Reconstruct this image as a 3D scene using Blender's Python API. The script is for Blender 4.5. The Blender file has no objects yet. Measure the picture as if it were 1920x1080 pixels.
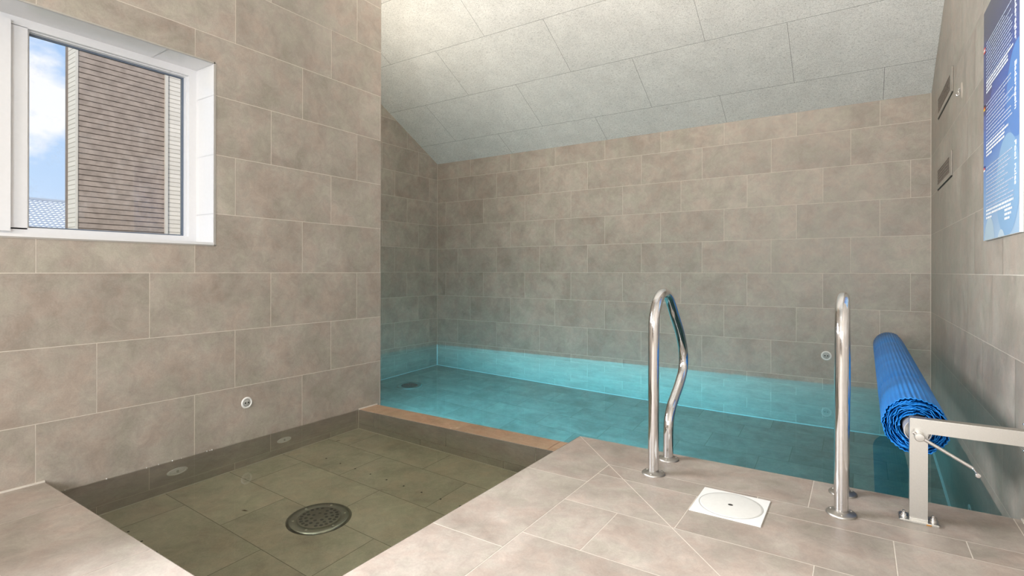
import bpy, bmesh, math, random
from mathutils import Vector, Matrix
random.seed(7)
S = bpy.context.scene
COL = S.collection

# ------------------------------------------------------------------ camera
CAMZ = .852
cd = bpy.data.cameras.new('camera'); cam = bpy.data.objects.new('camera', cd); COL.objects.link(cam)
cd.sensor_width = 36; cd.lens = 36 * 991 / 1920; cd.shift_y = -30.8 / 1920; cd.clip_start = .02; cd.clip_end = 300
YAW = math.atan(650 / 991)
cam.matrix_world = Matrix.Translation((0, 0, CAMZ)) @ Matrix.Rotation(YAW, 4, 'Z') @ Matrix.Rotation(math.pi/2, 4, 'X') @ Matrix.Rotation(.0018, 4, 'Z')
S.camera = cam

# ------------------------------------------------------------------ node helper
def N(nt, typ, ins=None, **kw):
    n = nt.nodes.new(typ)
    for k, v in kw.items(): setattr(n, k, v)
    for k, v in (ins or {}).items():
        if isinstance(v, bpy.types.NodeSocket): nt.links.new(v, n.inputs[k])
        else: n.inputs[k].default_value = v
    return n
def ramp(nt, fac, stops):
    n = N(nt, 'ShaderNodeValToRGB', {'Fac': fac}); e = n.color_ramp.elements
    while len(e) > len(stops): e.remove(e[-1])
    while len(e) < len(stops): e.new(1)
    for i, (p, c) in enumerate(stops):
        e[i].position = p; e[i].color = (*c, 1) if len(c) == 3 else c
    return n.outputs['Color']
def s2l(r, g, b): return tuple(((v/255)/12.92 if v/255 <= .04045 else (((v/255)+.055)/1.055)**2.4) for v in (r, g, b))

# ------------------------------------------------------------------ world: blue sky with cumulus
W = bpy.data.worlds.new('sky'); S.world = W; W.use_nodes = True; nt = W.node_tree; nt.nodes.clear()
tc = N(nt, 'ShaderNodeTexCoord')
sep = N(nt, 'ShaderNodeSeparateXYZ', {0: tc.outputs['Generated']})
grad = ramp(nt, sep.outputs['Z'], [(0, s2l(222, 232, 246)), (.12, s2l(190, 216, 246)), (.45, s2l(150, 190, 238)), (1, s2l(110, 160, 225))])
mp = N(nt, 'ShaderNodeMapping', {'Vector': tc.outputs['Generated'], 'Scale': (1, 1, 1.5), 'Location': (.3, .12, .05)})
nz = N(nt, 'ShaderNodeTexNoise', {'Vector': mp.outputs[0], 'Scale': 5.5, 'Detail': 7, 'Roughness': .52})
cl = ramp(nt, nz.outputs['Fac'], [(.47, (0, 0, 0)), (.56, (1, 1, 1))])
mx = N(nt, 'ShaderNodeMix', {0: cl, 6: grad, 7: (.93, .94, .98, 1)}, data_type='RGBA')
bg = N(nt, 'ShaderNodeBackground', {'Color': mx.outputs[2], 'Strength': 1.05})
nt.links.new(bg.outputs[0], N(nt, 'ShaderNodeOutputWorld').inputs[0])

S.view_settings.view_transform = 'Standard'; S.view_settings.look = 'None'
S.view_settings.exposure = 0.08; S.view_settings.gamma = 1; S.view_settings.use_curve_mapping = False
S.cycles.use_denoising = True
S.cycles.max_bounces = 14; S.cycles.diffuse_bounces = 7; S.cycles.glossy_bounces = 6
S.cycles.transmission_bounces = 10; S.cycles.transparent_max_bounces = 12
S.cycles.caustics_reflective = False; S.cycles.caustics_refractive = True
S.cycles.blur_glossy = .6; S.cycles.sample_clamp_indirect = 2.5

# ------------------------------------------------------------------ lights
def area(name, loc, target, sx, sy, power, col, shape='RECTANGLE'):
    l = bpy.data.lights.new(name, 'AREA'); l.cycles.use_multiple_importance_sampling = sx > 1 and sy > .3; l.shape = shape; l.size = sx; l.size_y = sy; l.energy = power; l.color = col
    o = bpy.data.objects.new(name, l); COL.objects.link(o); o.location = loc
    o.rotation_euler = (Vector(target) - Vector(loc)).to_track_quat('-Z', 'Y').to_euler(); return o
sun = bpy.data.lights.new('sun', 'SUN'); sun.energy = 3.6; sun.angle = .02; sun.color = (1, .96, .9)
so = bpy.data.objects.new('sun', sun); COL.objects.link(so)
so.rotation_euler = (Vector((-.55, .55, -.62))).to_track_quat('-Z', 'Y').to_euler()
# fill light added at an unseen, assumed door behind the camera
area('door_fill', (-1.3, -3.1, 1.5), (-1.3, 5, 1.9), 2.2, 1.5, 124, (1, .965, .92))
area('side_fill', (.44, -1.5, 1.15), (-3, .9, 1.0), 1.3, 1.1, 104, (.86, .93, 1))  # added fill on the unseen part of the right wall, brightens the left wall
# daylight entering the window
area('window_daylight', (-2.742, .70, 1.45), (2, .70, 1.45), 1.3, .85, 120, (.95, .97, 1)).data.spread = math.radians(122)
LAMPS = [(-2.1, -.6), (-.6, -.6), (-2.0, -1.9), (-.7, -1.9)]
ADDED_UPLIGHT = (-1.2, 2.1, 3.15)
area('ceiling_fill', (-1.2, 2.16, 3.24), (-1.9, 4.3, 3.7), 1.8, .12, 60, (1, .885, .77)).data.spread = math.radians(170)  # added fill that brightens the ceiling; no such lamp is known here
# warm wall lamp on the hidden side of the wing wall
area('nook_lamp_glow', (-3.5, 2.66, 2.42), (-3.1, 4.8, 3.4), .5, .10, 11, (1, .90, .76)).data.spread = math.radians(165)
POOLLAMPS = [(-3.3, 2.543, -.75), (-1.75, 2.51, -.75)]

# ------------------------------------------------------------------ object helpers
def link(o, parent=None):
    COL.objects.link(o)
    if parent: o.parent = parent
    return o
def tag(o, label=None, cat=None, group=None, kind=None):
    if label: o['label'] = label
    if cat: o['category'] = cat
    if group: o['group'] = group
    if kind: o['kind'] = kind
    return o
def empty(name, loc, rot=(0, 0, 0)):
    o = bpy.data.objects.new(name, None); o.empty_display_size = .05; COL.objects.link(o); o.location = loc; o.rotation_euler = rot; return o
def obj(name, bm, mats, parent=None, smooth=False, autos=None):
    me = bpy.data.meshes.new(name)
    if smooth:
        for f in bm.faces: f.smooth = True
    if autos:
        bm.normal_update()
        for f in bm.faces: f.smooth = True
        for e in bm.edges:
            if len(e.link_faces) == 2 and e.calc_face_angle(0) > autos: e.smooth = False
    bm.to_mesh(me); bm.free()
    for m in (mats if isinstance(mats, (list, tuple)) else [mats]): me.materials.append(m)
    return link(bpy.data.objects.new(name, me), parent)
def box(bm, x0, x1, y0, y1, z0, z1, mi=0):
    v = [bm.verts.new(p) for p in ((x0,y0,z0),(x1,y0,z0),(x1,y1,z0),(x0,y1,z0),(x0,y0,z1),(x1,y0,z1),(x1,y1,z1),(x0,y1,z1))]
    for q in ((3,2,1,0),(4,5,6,7),(0,1,5,4),(1,2,6,5),(2,3,7,6),(3,0,4,7)):
        f = bm.faces.new([v[i] for i in q]); f.material_index = mi
    return v
def boxb(name, dims, mat, parent=None, bev=.002, seg=2):
    bm = bmesh.new(); box(bm, *dims)
    if bev: bmesh.ops.bevel(bm, geom=bm.edges[:], offset=bev, segments=seg, affect='EDGES', profile=.5)
    return obj(name, bm, mat, parent, autos=.5)
def lathe(bm, prof, M=Matrix(), seg=48, mi=0, cap=True):
    """prof: list of (r, h) revolved around local Z"""
    rings = []
    for r, h in prof:
        if r < 1e-6: rings.append([bm.verts.new(M @ Vector((0, 0, h)))])
        else: rings.append([bm.verts.new(M @ Vector((r*math.cos(2*math.pi*i/seg), r*math.sin(2*math.pi*i/seg), h))) for i in range(seg)])
    for a, b in zip(rings, rings[1:]):
        for i in range(seg):
            j = (i+1) % seg
            if len(a) == 1 and len(b) == 1: continue
            if len(a) == 1: f = bm.faces.new((a[0], b[i], b[j]))
            elif len(b) == 1: f = bm.faces.new((a[i], b[0], a[j]))
            else: f = bm.faces.new((a[i], b[i], b[j], a[j]))
            f.material_index = mi
def tube(bm, pts, r, seg=24, caps=True):
    pts = [Vector(p) for p in pts]; rings = []; up = None
    for i, p in enumerate(pts):
        t = (pts[min(i+1, len(pts)-1)] - pts[max(i-1, 0)]).normalized()
        if up is None: up = t.orthogonal().normalized()
        up = (up - up.dot(t)*t).normalized(); w = t.cross(up)
        rings.append([bm.verts.new(p + r*(math.cos(2*math.pi*k/seg)*up + math.sin(2*math.pi*k/seg)*w)) for k in range(seg)])
    for a, b in zip(rings, rings[1:]):
        for k in range(seg): bm.faces.new((a[k], a[(k+1) % seg], b[(k+1) % seg], b[k]))
    if caps: bm.faces.new(rings[0][::-1]); bm.faces.new(rings[-1])
def spline(P, n=10):
    P = [Vector(p) for p in P]; out = []
    for i in range(len(P)-1):
        a, b, c, d = P[max(i-1, 0)], P[i], P[i+1], P[min(i+2, len(P)-1)]
        for k in range(n):
            t = k/n; out.append(.5*((2*b)+(c-a)*t+(2*a-5*b+4*c-d)*t*t+(3*b-a-3*c+d)*t**3))
    out.append(P[-1]); return out

# ------------------------------------------------------------------ materials
def mat(name):
    m = bpy.data.materials.new(name); m.use_nodes = True; nt = m.node_tree; nt.nodes.clear()
    out = N(nt, 'ShaderNodeOutputMaterial'); return m, nt, out
def simple(name, col, rough=.5, metal=0., bump=0., scale=60., var=.0, coat=0.):
    m, nt, out = mat(name); tc = N(nt, 'ShaderNodeTexCoord')
    nz = N(nt, 'ShaderNodeTexNoise', {'Vector': tc.outputs['Object'], 'Scale': scale, 'Detail': 4})
    c0 = tuple(c*(1-var) for c in col); c1 = tuple(min(1, c*(1+var)) for c in col)
    p = N(nt, 'ShaderNodeBsdfPrincipled', {'Base Color': ramp(nt, nz.outputs['Fac'], [(.35, c0), (.65, c1)]), 'Roughness': rough, 'Metallic': metal, 'Coat Weight': coat})
    if bump:
        b = N(nt, 'ShaderNodeBump', {'Height': nz.outputs['Fac'], 'Strength': bump, 'Distance': .002}); nt.links.new(b.outputs[0], p.inputs['Normal'])
    nt.links.new(p.outputs[0], out.inputs[0]); return m
def tile_mat(name, dark, mid, lite, rough=.42, vscale=1.0):
    m, nt, out = mat(name); tc = N(nt, 'ShaderNodeTexCoord'); at = N(nt, 'ShaderNodeAttribute', attribute_name='tile')
    off = N(nt, 'ShaderNodeVectorMath', {0: at.outputs['Color'], 1: (23, 31, 17)}, operation='MULTIPLY')
    v = N(nt, 'ShaderNodeVectorMath', {0: tc.outputs['Object'], 1: off.outputs[0]}, operation='ADD')
    n1 = N(nt, 'ShaderNodeTexNoise', {'Vector': v.outputs[0], 'Scale': 3.6*vscale, 'Detail': 8, 'Roughness': .62, 'Distortion': .5})
    n2 = N(nt, 'ShaderNodeTexNoise', {'Vector': v.outputs[0], 'Scale': 16*vscale, 'Detail': 11, 'Roughness': .78, 'Distortion': .8})
    n3 = N(nt, 'ShaderNodeTexNoise', {'Vector': v.outputs[0], 'Scale': 170, 'Detail': 3})
    base0 = ramp(nt, n1.outputs['Fac'], [(.32, dark), (.50, mid), (.66, lite)])
    nh = N(nt, 'ShaderNodeTexNoise', {'Vector': v.outputs[0], 'Scale': 6.5*vscale, 'Detail': 6, 'Roughness': .65})
    hue = ramp(nt, nh.outputs['Fac'], [(.38, (.965, 1.0, .975)), (.50, (1, 1, 1)), (.60, (1.035, .985, .975))])
    base = N(nt, 'ShaderNodeVectorMath', {0: base0, 1: hue}, operation='MULTIPLY').outputs[0]
    f2 = N(nt, 'ShaderNodeMapRange', {0: n2.outputs['Fac'], 1: .3, 2: .7, 3: .84, 4: 1.15})
    f3 = N(nt, 'ShaderNodeMapRange', {0: n3.outputs['Fac'], 1: .3, 2: .7, 3: .95, 4: 1.05})
    sp = N(nt, 'ShaderNodeSeparateColor', {0: at.outputs['Color']})
    ft = N(nt, 'ShaderNodeMapRange', {0: sp.outputs[0], 3: .94, 4: 1.05})
    a = N(nt, 'ShaderNodeMath', {0: f2.outputs[0], 1: f3.outputs[0]}, operation='MULTIPLY')
    b = N(nt, 'ShaderNodeMath', {0: a.outputs[0], 1: ft.outputs[0]}, operation='MULTIPLY')
    # faint pale scratches
    wv = N(nt, 'ShaderNodeTexNoise', {'Vector': v.outputs[0], 'Scale': 7*vscale, 'Detail': 5, 'Distortion': 2.4})
    sc = ramp(nt, wv.outputs['Fac'], [(.585, (0, 0, 0)), (.6, (.22, .22, .22)), (.615, (0, 0, 0))])
    c1 = N(nt, 'ShaderNodeVectorMath', {0: base, 'Scale': b.outputs[0]}, operation='SCALE')
    c2 = N(nt, 'ShaderNodeMix', {0: sc, 6: c1.outputs[0], 7: (*lite, 1)}, data_type='RGBA')
    bp = N(nt, 'ShaderNodeBump', {'Height': n2.outputs['Fac'], 'Strength': .12, 'Distance': .002})
    rr = N(nt, 'ShaderNodeMapRange', {0: n1.outputs['Fac'], 1: .3, 2: .7, 3: rough-.06, 4: rough+.08})
    p = N(nt, 'ShaderNodeBsdfPrincipled', {'Base Color': c2.outputs[2], 'Roughness': rr.outputs[0], 'Specular IOR Level': .35, 'Normal': bp.outputs[0]})
    nt.links.new(p.outputs[0], out.inputs[0]); return m
M_WALL = tile_mat('wall_tile', (.305, .268, .228), (.37, .328, .282), (.42, .376, .326))
M_FLOOR = tile_mat('floor_tile', (.27, .233, .199), (.35, .304, .263), (.41, .362, .317), rough=.45)
M_BASIN = tile_mat('basin_tile_lightened', (.40, .35, .28), (.50, .445, .36), (.56, .50, .41), rough=.45)  # copy of the deck tile, lightened to make up for dim light in the basin
M_LEDGE = tile_mat('ledge_tile', (.36, .235, .15), (.43, .285, .185), (.47, .32, .215), rough=.2)
M_GROUT = simple('grout', (.62, .57, .50), .85, bump=.2, var=.06)
M_GROUTD = simple('grout_dark', (.10, .09, .07), .85, bump=.2, var=.1)
M_SILI = simple('silicone', (.62, .58, .52), .6, var=.04)
M_WHITE = simple('white_glaze', (.70, .70, .71), .25, var=.01)
M_UPVC = simple('white_frame', (.70, .705, .72), .3, var=.01)
M_PLASTIC = simple('white_plastic', (.76, .76, .74), .4, var=.02)
M_GREYPL = simple('grey_plastic', (.42, .42, .40), .5, var=.03)
M_DARK = simple('dark_gap', (.02, .018, .015), .8)
M_CHROME = simple('chrome', (.78, .78, .79), .09, 1., var=.02)
M_STEEL = simple('brushed_steel', (.60, .585, .55), .34, 1., bump=.03, scale=350, var=.03)
M_TRIM = simple('grey_trim', (.42, .40, .37), .45, .3, var=.03)
M_RUST = simple('rust_stain', (.35, .16, .03), .8, var=.2)
M_GASKET = simple('grey_gasket', (.12, .15, .2), .5)

def ceil_mat():
    m, nt, out = mat('wood_wool_board'); tc = N(nt, 'ShaderNodeTexCoord'); at = N(nt, 'ShaderNodeAttribute', attribute_name='tile')
    off = N(nt, 'ShaderNodeVectorMath', {0: at.outputs['Color'], 1: (9, 13, 7)}, operation='MULTIPLY')
    v = N(nt, 'ShaderNodeVectorMath', {0: tc.outputs['Object'], 1: off.outputs[0]}, operation='ADD')
    a = N(nt, 'ShaderNodeTexNoise', {'Vector': N(nt, 'ShaderNodeMapping', {'Vector': v.outputs[0], 'Scale': (70, 260, 260), 'Rotation': (0, 0, .5)}).outputs[0], 'Scale': 1, 'Detail': 3, 'Distortion': 1.5})
    b = N(nt, 'ShaderNodeTexNoise', {'Vector': N(nt, 'ShaderNodeMapping', {'Vector': v.outputs[0], 'Scale': (260, 75, 260), 'Rotation': (0, 0, .35)}).outputs[0], 'Scale': 1, 'Detail': 3, 'Distortion': 1.5})
    c = N(nt, 'ShaderNodeTexNoise', {'Vector': v.outputs[0], 'Scale': 6, 'Detail': 5})
    mn = N(nt, 'ShaderNodeMath', {0: a.outputs['Fac'], 1: b.outputs['Fac']}, operation='MINIMUM')
    f = ramp(nt, mn.outputs[0], [(.24, (.20, .20, .19)), (.40, (.70, .695, .67)), (.5, (.88, .875, .85))])
    cc = N(nt, 'ShaderNodeMapRange', {0: c.outputs['Fac'], 1: .3, 2: .7, 3: .94, 4: 1.05})
    s = N(nt, 'ShaderNodeVectorMath', {0: f, 'Scale': cc.outputs[0]}, operation='SCALE')
    bp = N(nt, 'ShaderNodeBump', {'Height': mn.outputs[0], 'Strength': .5, 'Distance': .004})
    p = N(nt, 'ShaderNodeBsdfPrincipled', {'Base Color': s.outputs[0], 'Roughness': .9, 'Specular IOR Level': .15, 'Normal': bp.outputs[0]})
    nt.links.new(p.outputs[0], out.inputs[0]); return m
M_CEIL = ceil_mat()

def water_mat(name, acol, dens):
    m, nt, out = mat(name)
    g = N(nt, 'ShaderNodeBsdfGlass', {'Color': (1, 1, 1, 1), 'Roughness': 0, 'IOR': 1.333})
    va = N(nt, 'ShaderNodeVolumeAbsorption', {'Color': (*acol, 1), 'Density': dens})
    nt.links.new(g.outputs[0], out.inputs[0]); nt.links.new(va.outputs[0], out.inputs[1]); return m
M_WATER = water_mat('pool_water', (.25, .88, .98), .45)
M_KIDW = water_mat('paddling_water', (.80, .90, .60), .65)
def glass_mat():
    m, nt, out = mat('window_glass')
    fr = N(nt, 'ShaderNodeFresnel', {'IOR': 1.45}); t = N(nt, 'ShaderNodeBsdfTransparent', {'Color': (.96, .97, .98, 1)})
    g = N(nt, 'ShaderNodeBsdfGlossy', {'Roughness': 0.0, 'Color': (1, 1, 1, 1)})
    tc = N(nt, 'ShaderNodeTexCoord')
    nz = N(nt, 'ShaderNodeTexNoise', {'Vector': tc.outputs['Object'], 'Scale': 7, 'Detail': 8, 'Roughness': .7})
    smear = ramp(nt, nz.outputs['Fac'], [(.52, (0, 0, 0)), (.75, (.16, .16, .16))])
    mixa = N(nt, 'ShaderNodeMixShader', {0: fr.outputs[0], 1: t.outputs[0], 2: g.outputs[0]})
    df = N(nt, 'ShaderNodeBsdfDiffuse', {'Color': (.8, .82, .85, 1)})
    mixb = N(nt, 'ShaderNodeMixShader', {0: smear, 1: mixa.outputs[0], 2: df.outputs[0]})
    nt.links.new(mixb.outputs[0], out.inputs[0]); return m
M_GLASS = glass_mat()

# ------------------------------------------------------------------ tiling
def clip(poly, a, b, c):
    """keep a*u+b*v+c >= 0"""
    out = []
    for i in range(len(poly)):
        p, q = poly[i], poly[(i+1) % len(poly)]
        dp, dq = a*p[0]+b*p[1]+c, a*q[0]+b*q[1]+c
        if dp >= 0: out.append(p)
        if (dp >= 0) != (dq >= 0):
            t = dp/(dp-dq); out.append((p[0]+(q[0]-p[0])*t, p[1]+(q[1]-p[1])*t))
    return out
def clip_conv(poly, reg):
    n = len(reg); ar = sum(reg[i][0]*reg[(i+1) % n][1]-reg[(i+1) % n][0]*reg[i][1] for i in range(n))
    if ar < 0: reg = reg[::-1]
    for i in range(n):
        (x0, y0), (x1, y1) = reg[i], reg[(i+1) % n]
        a, b = -(y1-y0), (x1-x0); poly = clip(poly, a, b, -(a*x0+b*y0))
        if len(poly) < 3: return []
    return poly
def add_tiles(bm, polys, m3, nrm, mi=0):
    """polys: 2D tiles; m3 maps (u,v)->3D; nrm desired normal"""
    lay = bm.loops.layers.color.get('tile') or bm.loops.layers.color.new('tile')
    for pl, col in polys:
        if len(pl) < 3: continue
        ar = abs(sum(pl[i][0]*pl[(i+1) % len(pl)][1]-pl[(i+1) % len(pl)][0]*pl[i][1] for i in range(len(pl))))/2
        if ar < 1e-5: continue
        vs = [bm.verts.new(m3(u, v)) for u, v in pl]
        f = bm.faces.new(vs); f.normal_update()
        if f.normal.dot(Vector(nrm)) < 0: f.normal_flip()
        f.material_index = mi
        for l in f.loops: l[lay] = (*col, 1)
def rnd(): return (random.random(), random.random(), random.random())
G = .0014
def brick(u0, u1, v0, v1, vz, h, w, joint, g=G):
    out = []; n0 = math.floor((v0-vz)/h); n1 = math.ceil((v1-vz)/h)
    for n in range(n0, n1+1):
        j = joint(n); k0 = math.floor((u0-j)/w)
        for k in range(k0, math.ceil((u1-j)/w)+1):
            a, b = j+k*w, j+(k+1)*w; c, d = vz+n*h, vz+(n+1)*h
            out.append(([(a+g, c+g), (b-g, c+g), (b-g, d-g), (a+g, d-g)], rnd()))
    return out
def fill(bm, tiles, regions, m3, nrm, mi=0):
    for reg in regions:
        add_tiles(bm, [(clip_conv(p, reg), c) for p, c in tiles], m3, nrm, mi)
KS, Z0B, YB = .54, 2.258, 5.27
RIDGE = 1.0; ZR = Z0B + KS*(YB-RIDGE)
def cz(y): return Z0B + KS*(YB-y) if y >= RIDGE else ZR - KS*(RIDGE-y)
GZ = .8425
XL, XR, XN, YE, YR = -2.747, .475, -4.63, 2.543, -3.2
YF = 2.485     # pool front edge under the deck
KF, PF = -.468, -1.5
D = .0006

# right wall
bm = bmesh.new(); bm.loops.layers.color.new('tile')
t = brick(YR, YB, -1.6, 5, GZ, .302, .604, lambda n: 2.80-.2*(n % 3))
fill(bm, t, [[(RIDGE, -1.6), (YB-.003, -1.6), (YB-.003, cz(YB)), (RIDGE, ZR)], [(YR, -1.6), (RIDGE, -1.6), (RIDGE, ZR), (YR, cz(YR))]], lambda u, v: (XR, u, v), (-1, 0, 0))
box(bm, XR+D, XR+.25, YR-.2, YB+.2, -1.7, 5, 1)
tag(obj('wall_right', bm, [M_WALL, M_GROUT]), kind='structure')
# back wall
bm = bmesh.new(); bm.loops.layers.color.new('tile')
t = brick(XN, XR, -1.6, 2.3, GZ, .302, .604, lambda n: -4.285+.2015*(n % 3))
fill(bm, t, [[(XN+.003, -1.6), (XR-.003, -1.6), (XR-.003, Z0B), (XN+.003, Z0B)]], lambda u, v: (u, YB, v), (0, -1, 0))
box(bm, XN-.2, XR+.2, YB+D, YB+.25, -1.7, 2.4, 1)
tag(obj('wall_back', bm, [M_WALL, M_GROUT]), kind='structure')
# pool left wall (nook)
bm = bmesh.new(); bm.loops.layers.color.new('tile')
t = brick(YE, YB, -1.6, 4, GZ, .302, .604, lambda n: 4.506-.2*(n % 3))
fill(bm, t, [[(YE, -1.6), (YB-.003, -1.6), (YB-.003, cz(YB)), (YE, cz(YE))]], lambda u, v: (XN, u, v), (1, 0, 0))
box(bm, XN-.25, XN-D, YE-.15, YB+.2, -1.7, 4, 1)
tag(obj('wall_left_pool', bm, [M_WALL, M_GROUT]), kind='structure')
# nook front wall
bm = bmesh.new(); bm.loops.layers.color.new('tile')
t = brick(XN, XL, -1.6, 4, GZ, .302, .604, lambda n: .1+.2*(n % 3))
fill(bm, t, [[(XN, -1.6), (XL, -1.6), (XL, cz(YE)), (XN, cz(YE))]], lambda u, v: (u, YE, v), (0, 1, 0))
box(bm, XN-.02, XL-.02, YE-.15, YE-D, -1.7, 3.9, 1)
tag(obj('wall_front_pool', bm, [M_WALL, M_GROUT]), kind='structure')
# left wall with window hole
WY0, WY1, WZ0, WZ1, WD = -.008, 1.423, .985, 1.912, .174
bm = bmesh.new(); bm.loops.layers.color.new('tile')
t = brick(YR, YE, -1.6, 5, GZ, .302, .6045, lambda n: 1.326+.2025*(n % 3))
fill(bm, t, [[(YR, -1.6), (YE, -1.6), (YE, WZ0), (YR, WZ0)],
             [(WY1, WZ0), (YE, WZ0), (YE, cz(YE)), (WY1, cz(WY1))],
             [(YR, WZ0), (WY0, WZ0), (WY0, cz(WY0)), (YR, cz(YR))],
             [(RIDGE, WZ1), (WY1, WZ1), (WY1, cz(WY1)), (RIDGE, ZR)],
             [(WY0, WZ1), (RIDGE, WZ1), (RIDGE, ZR), (WY0, cz(WY0))]], lambda u, v: (XL, u, v), (1, 0, 0))
xa, xb = XL-.36, XL-D
box(bm, xa, xb, YR-.2, YE-.0012, -1.7, WZ0, 1); box(bm, xa, xb, YR-.2, YE-.0012, WZ1, 5, 1)
box(bm, xa, xb, WY1, YE-.0012, WZ0, WZ1, 1); box(bm, xa, xb, YR-.2, WY0, WZ0, WZ1, 1)
tag(obj('wall_left', bm, [M_WALL, M_GROUT]), kind='structure')
# rear wall with a door frame added around the fill light (behind the camera)
bm = bmesh.new(); box(bm, XL-.2, XR+.2, YR-.2, YR, -.1, 3.2, 0)
tag(obj('wall_rear', bm, M_WALL), kind='structure')
dr = tag(empty('added_door', (-1.3, YR+.004, 0)), kind='structure')
bm = bmesh.new()
for d in ((-1.2, -1.12, 0, .05, 0, 2.3), (1.12, 1.2, 0, .05, 0, 2.3), (-1.12, 1.12, 0, .05, 2.22, 2.3), (-1.12, 1.12, 0, .05, 0, .09), (-.04, .04, 0, .05, .09, 2.22)): box(bm, *d)
obj('added_door_frame', bm, M_UPVC, dr)

w2 = tag(empty('added_window', (XR-.004, -1.5, .5)), kind='structure')  # frame added around the side fill light, no known window here
bm = bmesh.new()
for d in ((-.03, 0, -.75, -.68, 0, 1.3), (-.03, 0, .68, .75, 0, 1.3), (-.03, 0, -.68, .68, 1.23, 1.3), (-.03, 0, -.68, .68, 0, .07)): box(bm, *d)
obj('window_frame', bm, M_UPVC, w2)
# ceiling: wood-wool boards
bm = bmesh.new(); bm.loops.layers.color.new('tile')
sl = math.sqrt(1+KS*KS)
def cm(u, v):  # v along slope from back wall
    y = YB - v/sl; return (u, y, Z0B + KS*(YB-y))
rows = [(0, .31*sl)]
yj = [5.27, 4.96, 4.422, 3.897] + [3.897-.53*i for i in range(1, 6)]
yj = [y for y in yj if y > RIDGE] + [RIDGE]
g = .0012; tl = []
for i in range(len(yj)-1):
    a, b = (YB-yj[i])*sl, (YB-yj[i+1])*sl; off = .165 if i % 2 == 0 else -.45
    for k in range(-6, 3):
        u0 = off+1.206*k; tl.append(([(u0+g, a+g), (u0+1.206-g, a+g), (u0+1.206-g, b-g), (u0+g, b-g)], rnd()))
vmax = (YB-RIDGE)*sl
fill(bm, tl, [[(XN, 0), (XR, 0), (XR, vmax), (XN, vmax)]], cm, (0, -.5, -1))
def cm2(u, v): y = RIDGE - v/sl; return (u, y, ZR-KS*(RIDGE-y))
t = brick(XL, XR, 0, 5, 0, .6, 1.206, lambda n: .6*(n % 2))
fill(bm, t, [[(XL, 0), (XR, 0), (XR, (RIDGE-YR)*sl), (XL, (RIDGE-YR)*sl)]], cm2, (0, .5, -1))
def slab(bm, y0, y1, x0, x1, mi):
    vs = []
    for dz in (.003, .12):
        for x, y in ((x0, y0), (x1, y0), (x1, y1), (x0, y1)): vs.append(bm.verts.new((x, y, cz(y)+dz)))
    for q in ((0, 1, 2, 3), (7, 6, 5, 4), (0, 4, 5, 1), (1, 5, 6, 2), (2, 6, 7, 3), (3, 7, 4, 0)): bm.faces.new([vs[i] for i in q]).material_index = mi
slab(bm, RIDGE, YB+.2, XN-.2, XR+.2, 1); slab(bm, YR-.2, RIDGE, XL-.4, XR+.2, 1)
M_CGAP = simple('board_joint', (.10, .098, .09), .9)
tag(obj('ceiling', bm, [M_CEIL, M_CGAP]), kind='structure')

# ------------------------------------------------------------------ deck floor
KX0, KX1, KY0, KY1, LE = XL, -1.208, .75, 2.352, 2.510
bm = bmesh.new(); bm.loops.layers.color.new('tile')
def rect(x0, x1, y0, y1, g=.0016): return [(x0+g, y0+g), (x1-g, y0+g), (x1-g, y1-g), (x0+g, y1-g)]
# mitre line from (-1.205,2.485) to (-.325,1.561)
P0, P1 = (-1.208, 2.487), (-.325, 1.561)
dx, dy = P1[0]-P0[0], P1[1]-P0[1]; L = math.hypot(dx, dy); na, nb = -dy/L, dx/L; nc = -(na*P0[0]+nb*P0[1])   # + side = up/right
def halves(pl):
    a = clip(pl, na, nb, nc-.0016); b = clip(pl, -na, -nb, -nc-.0016); c = rnd(); d = c
    return [(a, c), (b, (c[0], c[1], c[2]))]
T = []
bounds = [2.485, 1.963, 1.353, .75, .15, -.45, -1.05, -1.65, -2.25, -3.2]
for a, b in zip(bounds[1:], bounds):
    T.append((clip(rect(KX1, -.92, a, b), -na, -nb, -nc-.0016), rnd()))
tj = [-1.36, -.757, -.152, .449]
for a, b in zip([-1.208, -.757, -.152, .449], [-.757, -.152, .449, .6]):
    T.append((clip(rect(a, b, 2.19, 2.485), na, nb, nc-.0016), rnd()))
# band of cut tiles + rows
rowd = [(2.066, 2.19, -.318)] + [(2.066-.3*(i+1), 2.066-.3*i, -.511-.2*i) for i in range(18)]
for a, b, j in rowd:
    for k in range(-3, 4):
        x0, x1 = max(j+k*.604, -.92), min(j+(k+1)*.604, .6)
        if x0 < -.90: x0 = -.92
        if x1 > x0+.01: T += halves(rect(x0, x1, a, b))
reg = [(KX1, YR), (XR-.002, YR), (XR-.002, YF), (KX1, YF)]
add_tiles(bm, [(clip_conv(p, reg) if len(p) > 2 else [], c) for p, c in T], lambda u, v: (u, v, 0), (0, 0, 1))
T = []
for a, b in zip([-3.0, -2.41, -1.81], [-2.41, -1.81, -1.208]): T.append((rect(a, b, .45, .75), rnd()))
for i in range(13):
    for k in range(-6, 1): T.append((rect(-1.208+.2*(i % 3)+k*.604, -1.208+.2*(i % 3)+(k+1)*.604, .45-.3*(i+1), .45-.3*i), rnd()))
reg = [(XL+.004, YR), (KX1, YR), (KX1, KY0), (XL+.004, KY0)]
add_tiles(bm, [(clip_conv(p, reg), c) for p, c in T], lambda u, v: (u, v, 0), (0, 0, 1))
box(bm, KX1+.001, XR, YR, YF-.001, -1.6, -D, 1); box(bm, XL, KX1+.001, YR, KY0-.001, -1.6, -D, 1)
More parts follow.
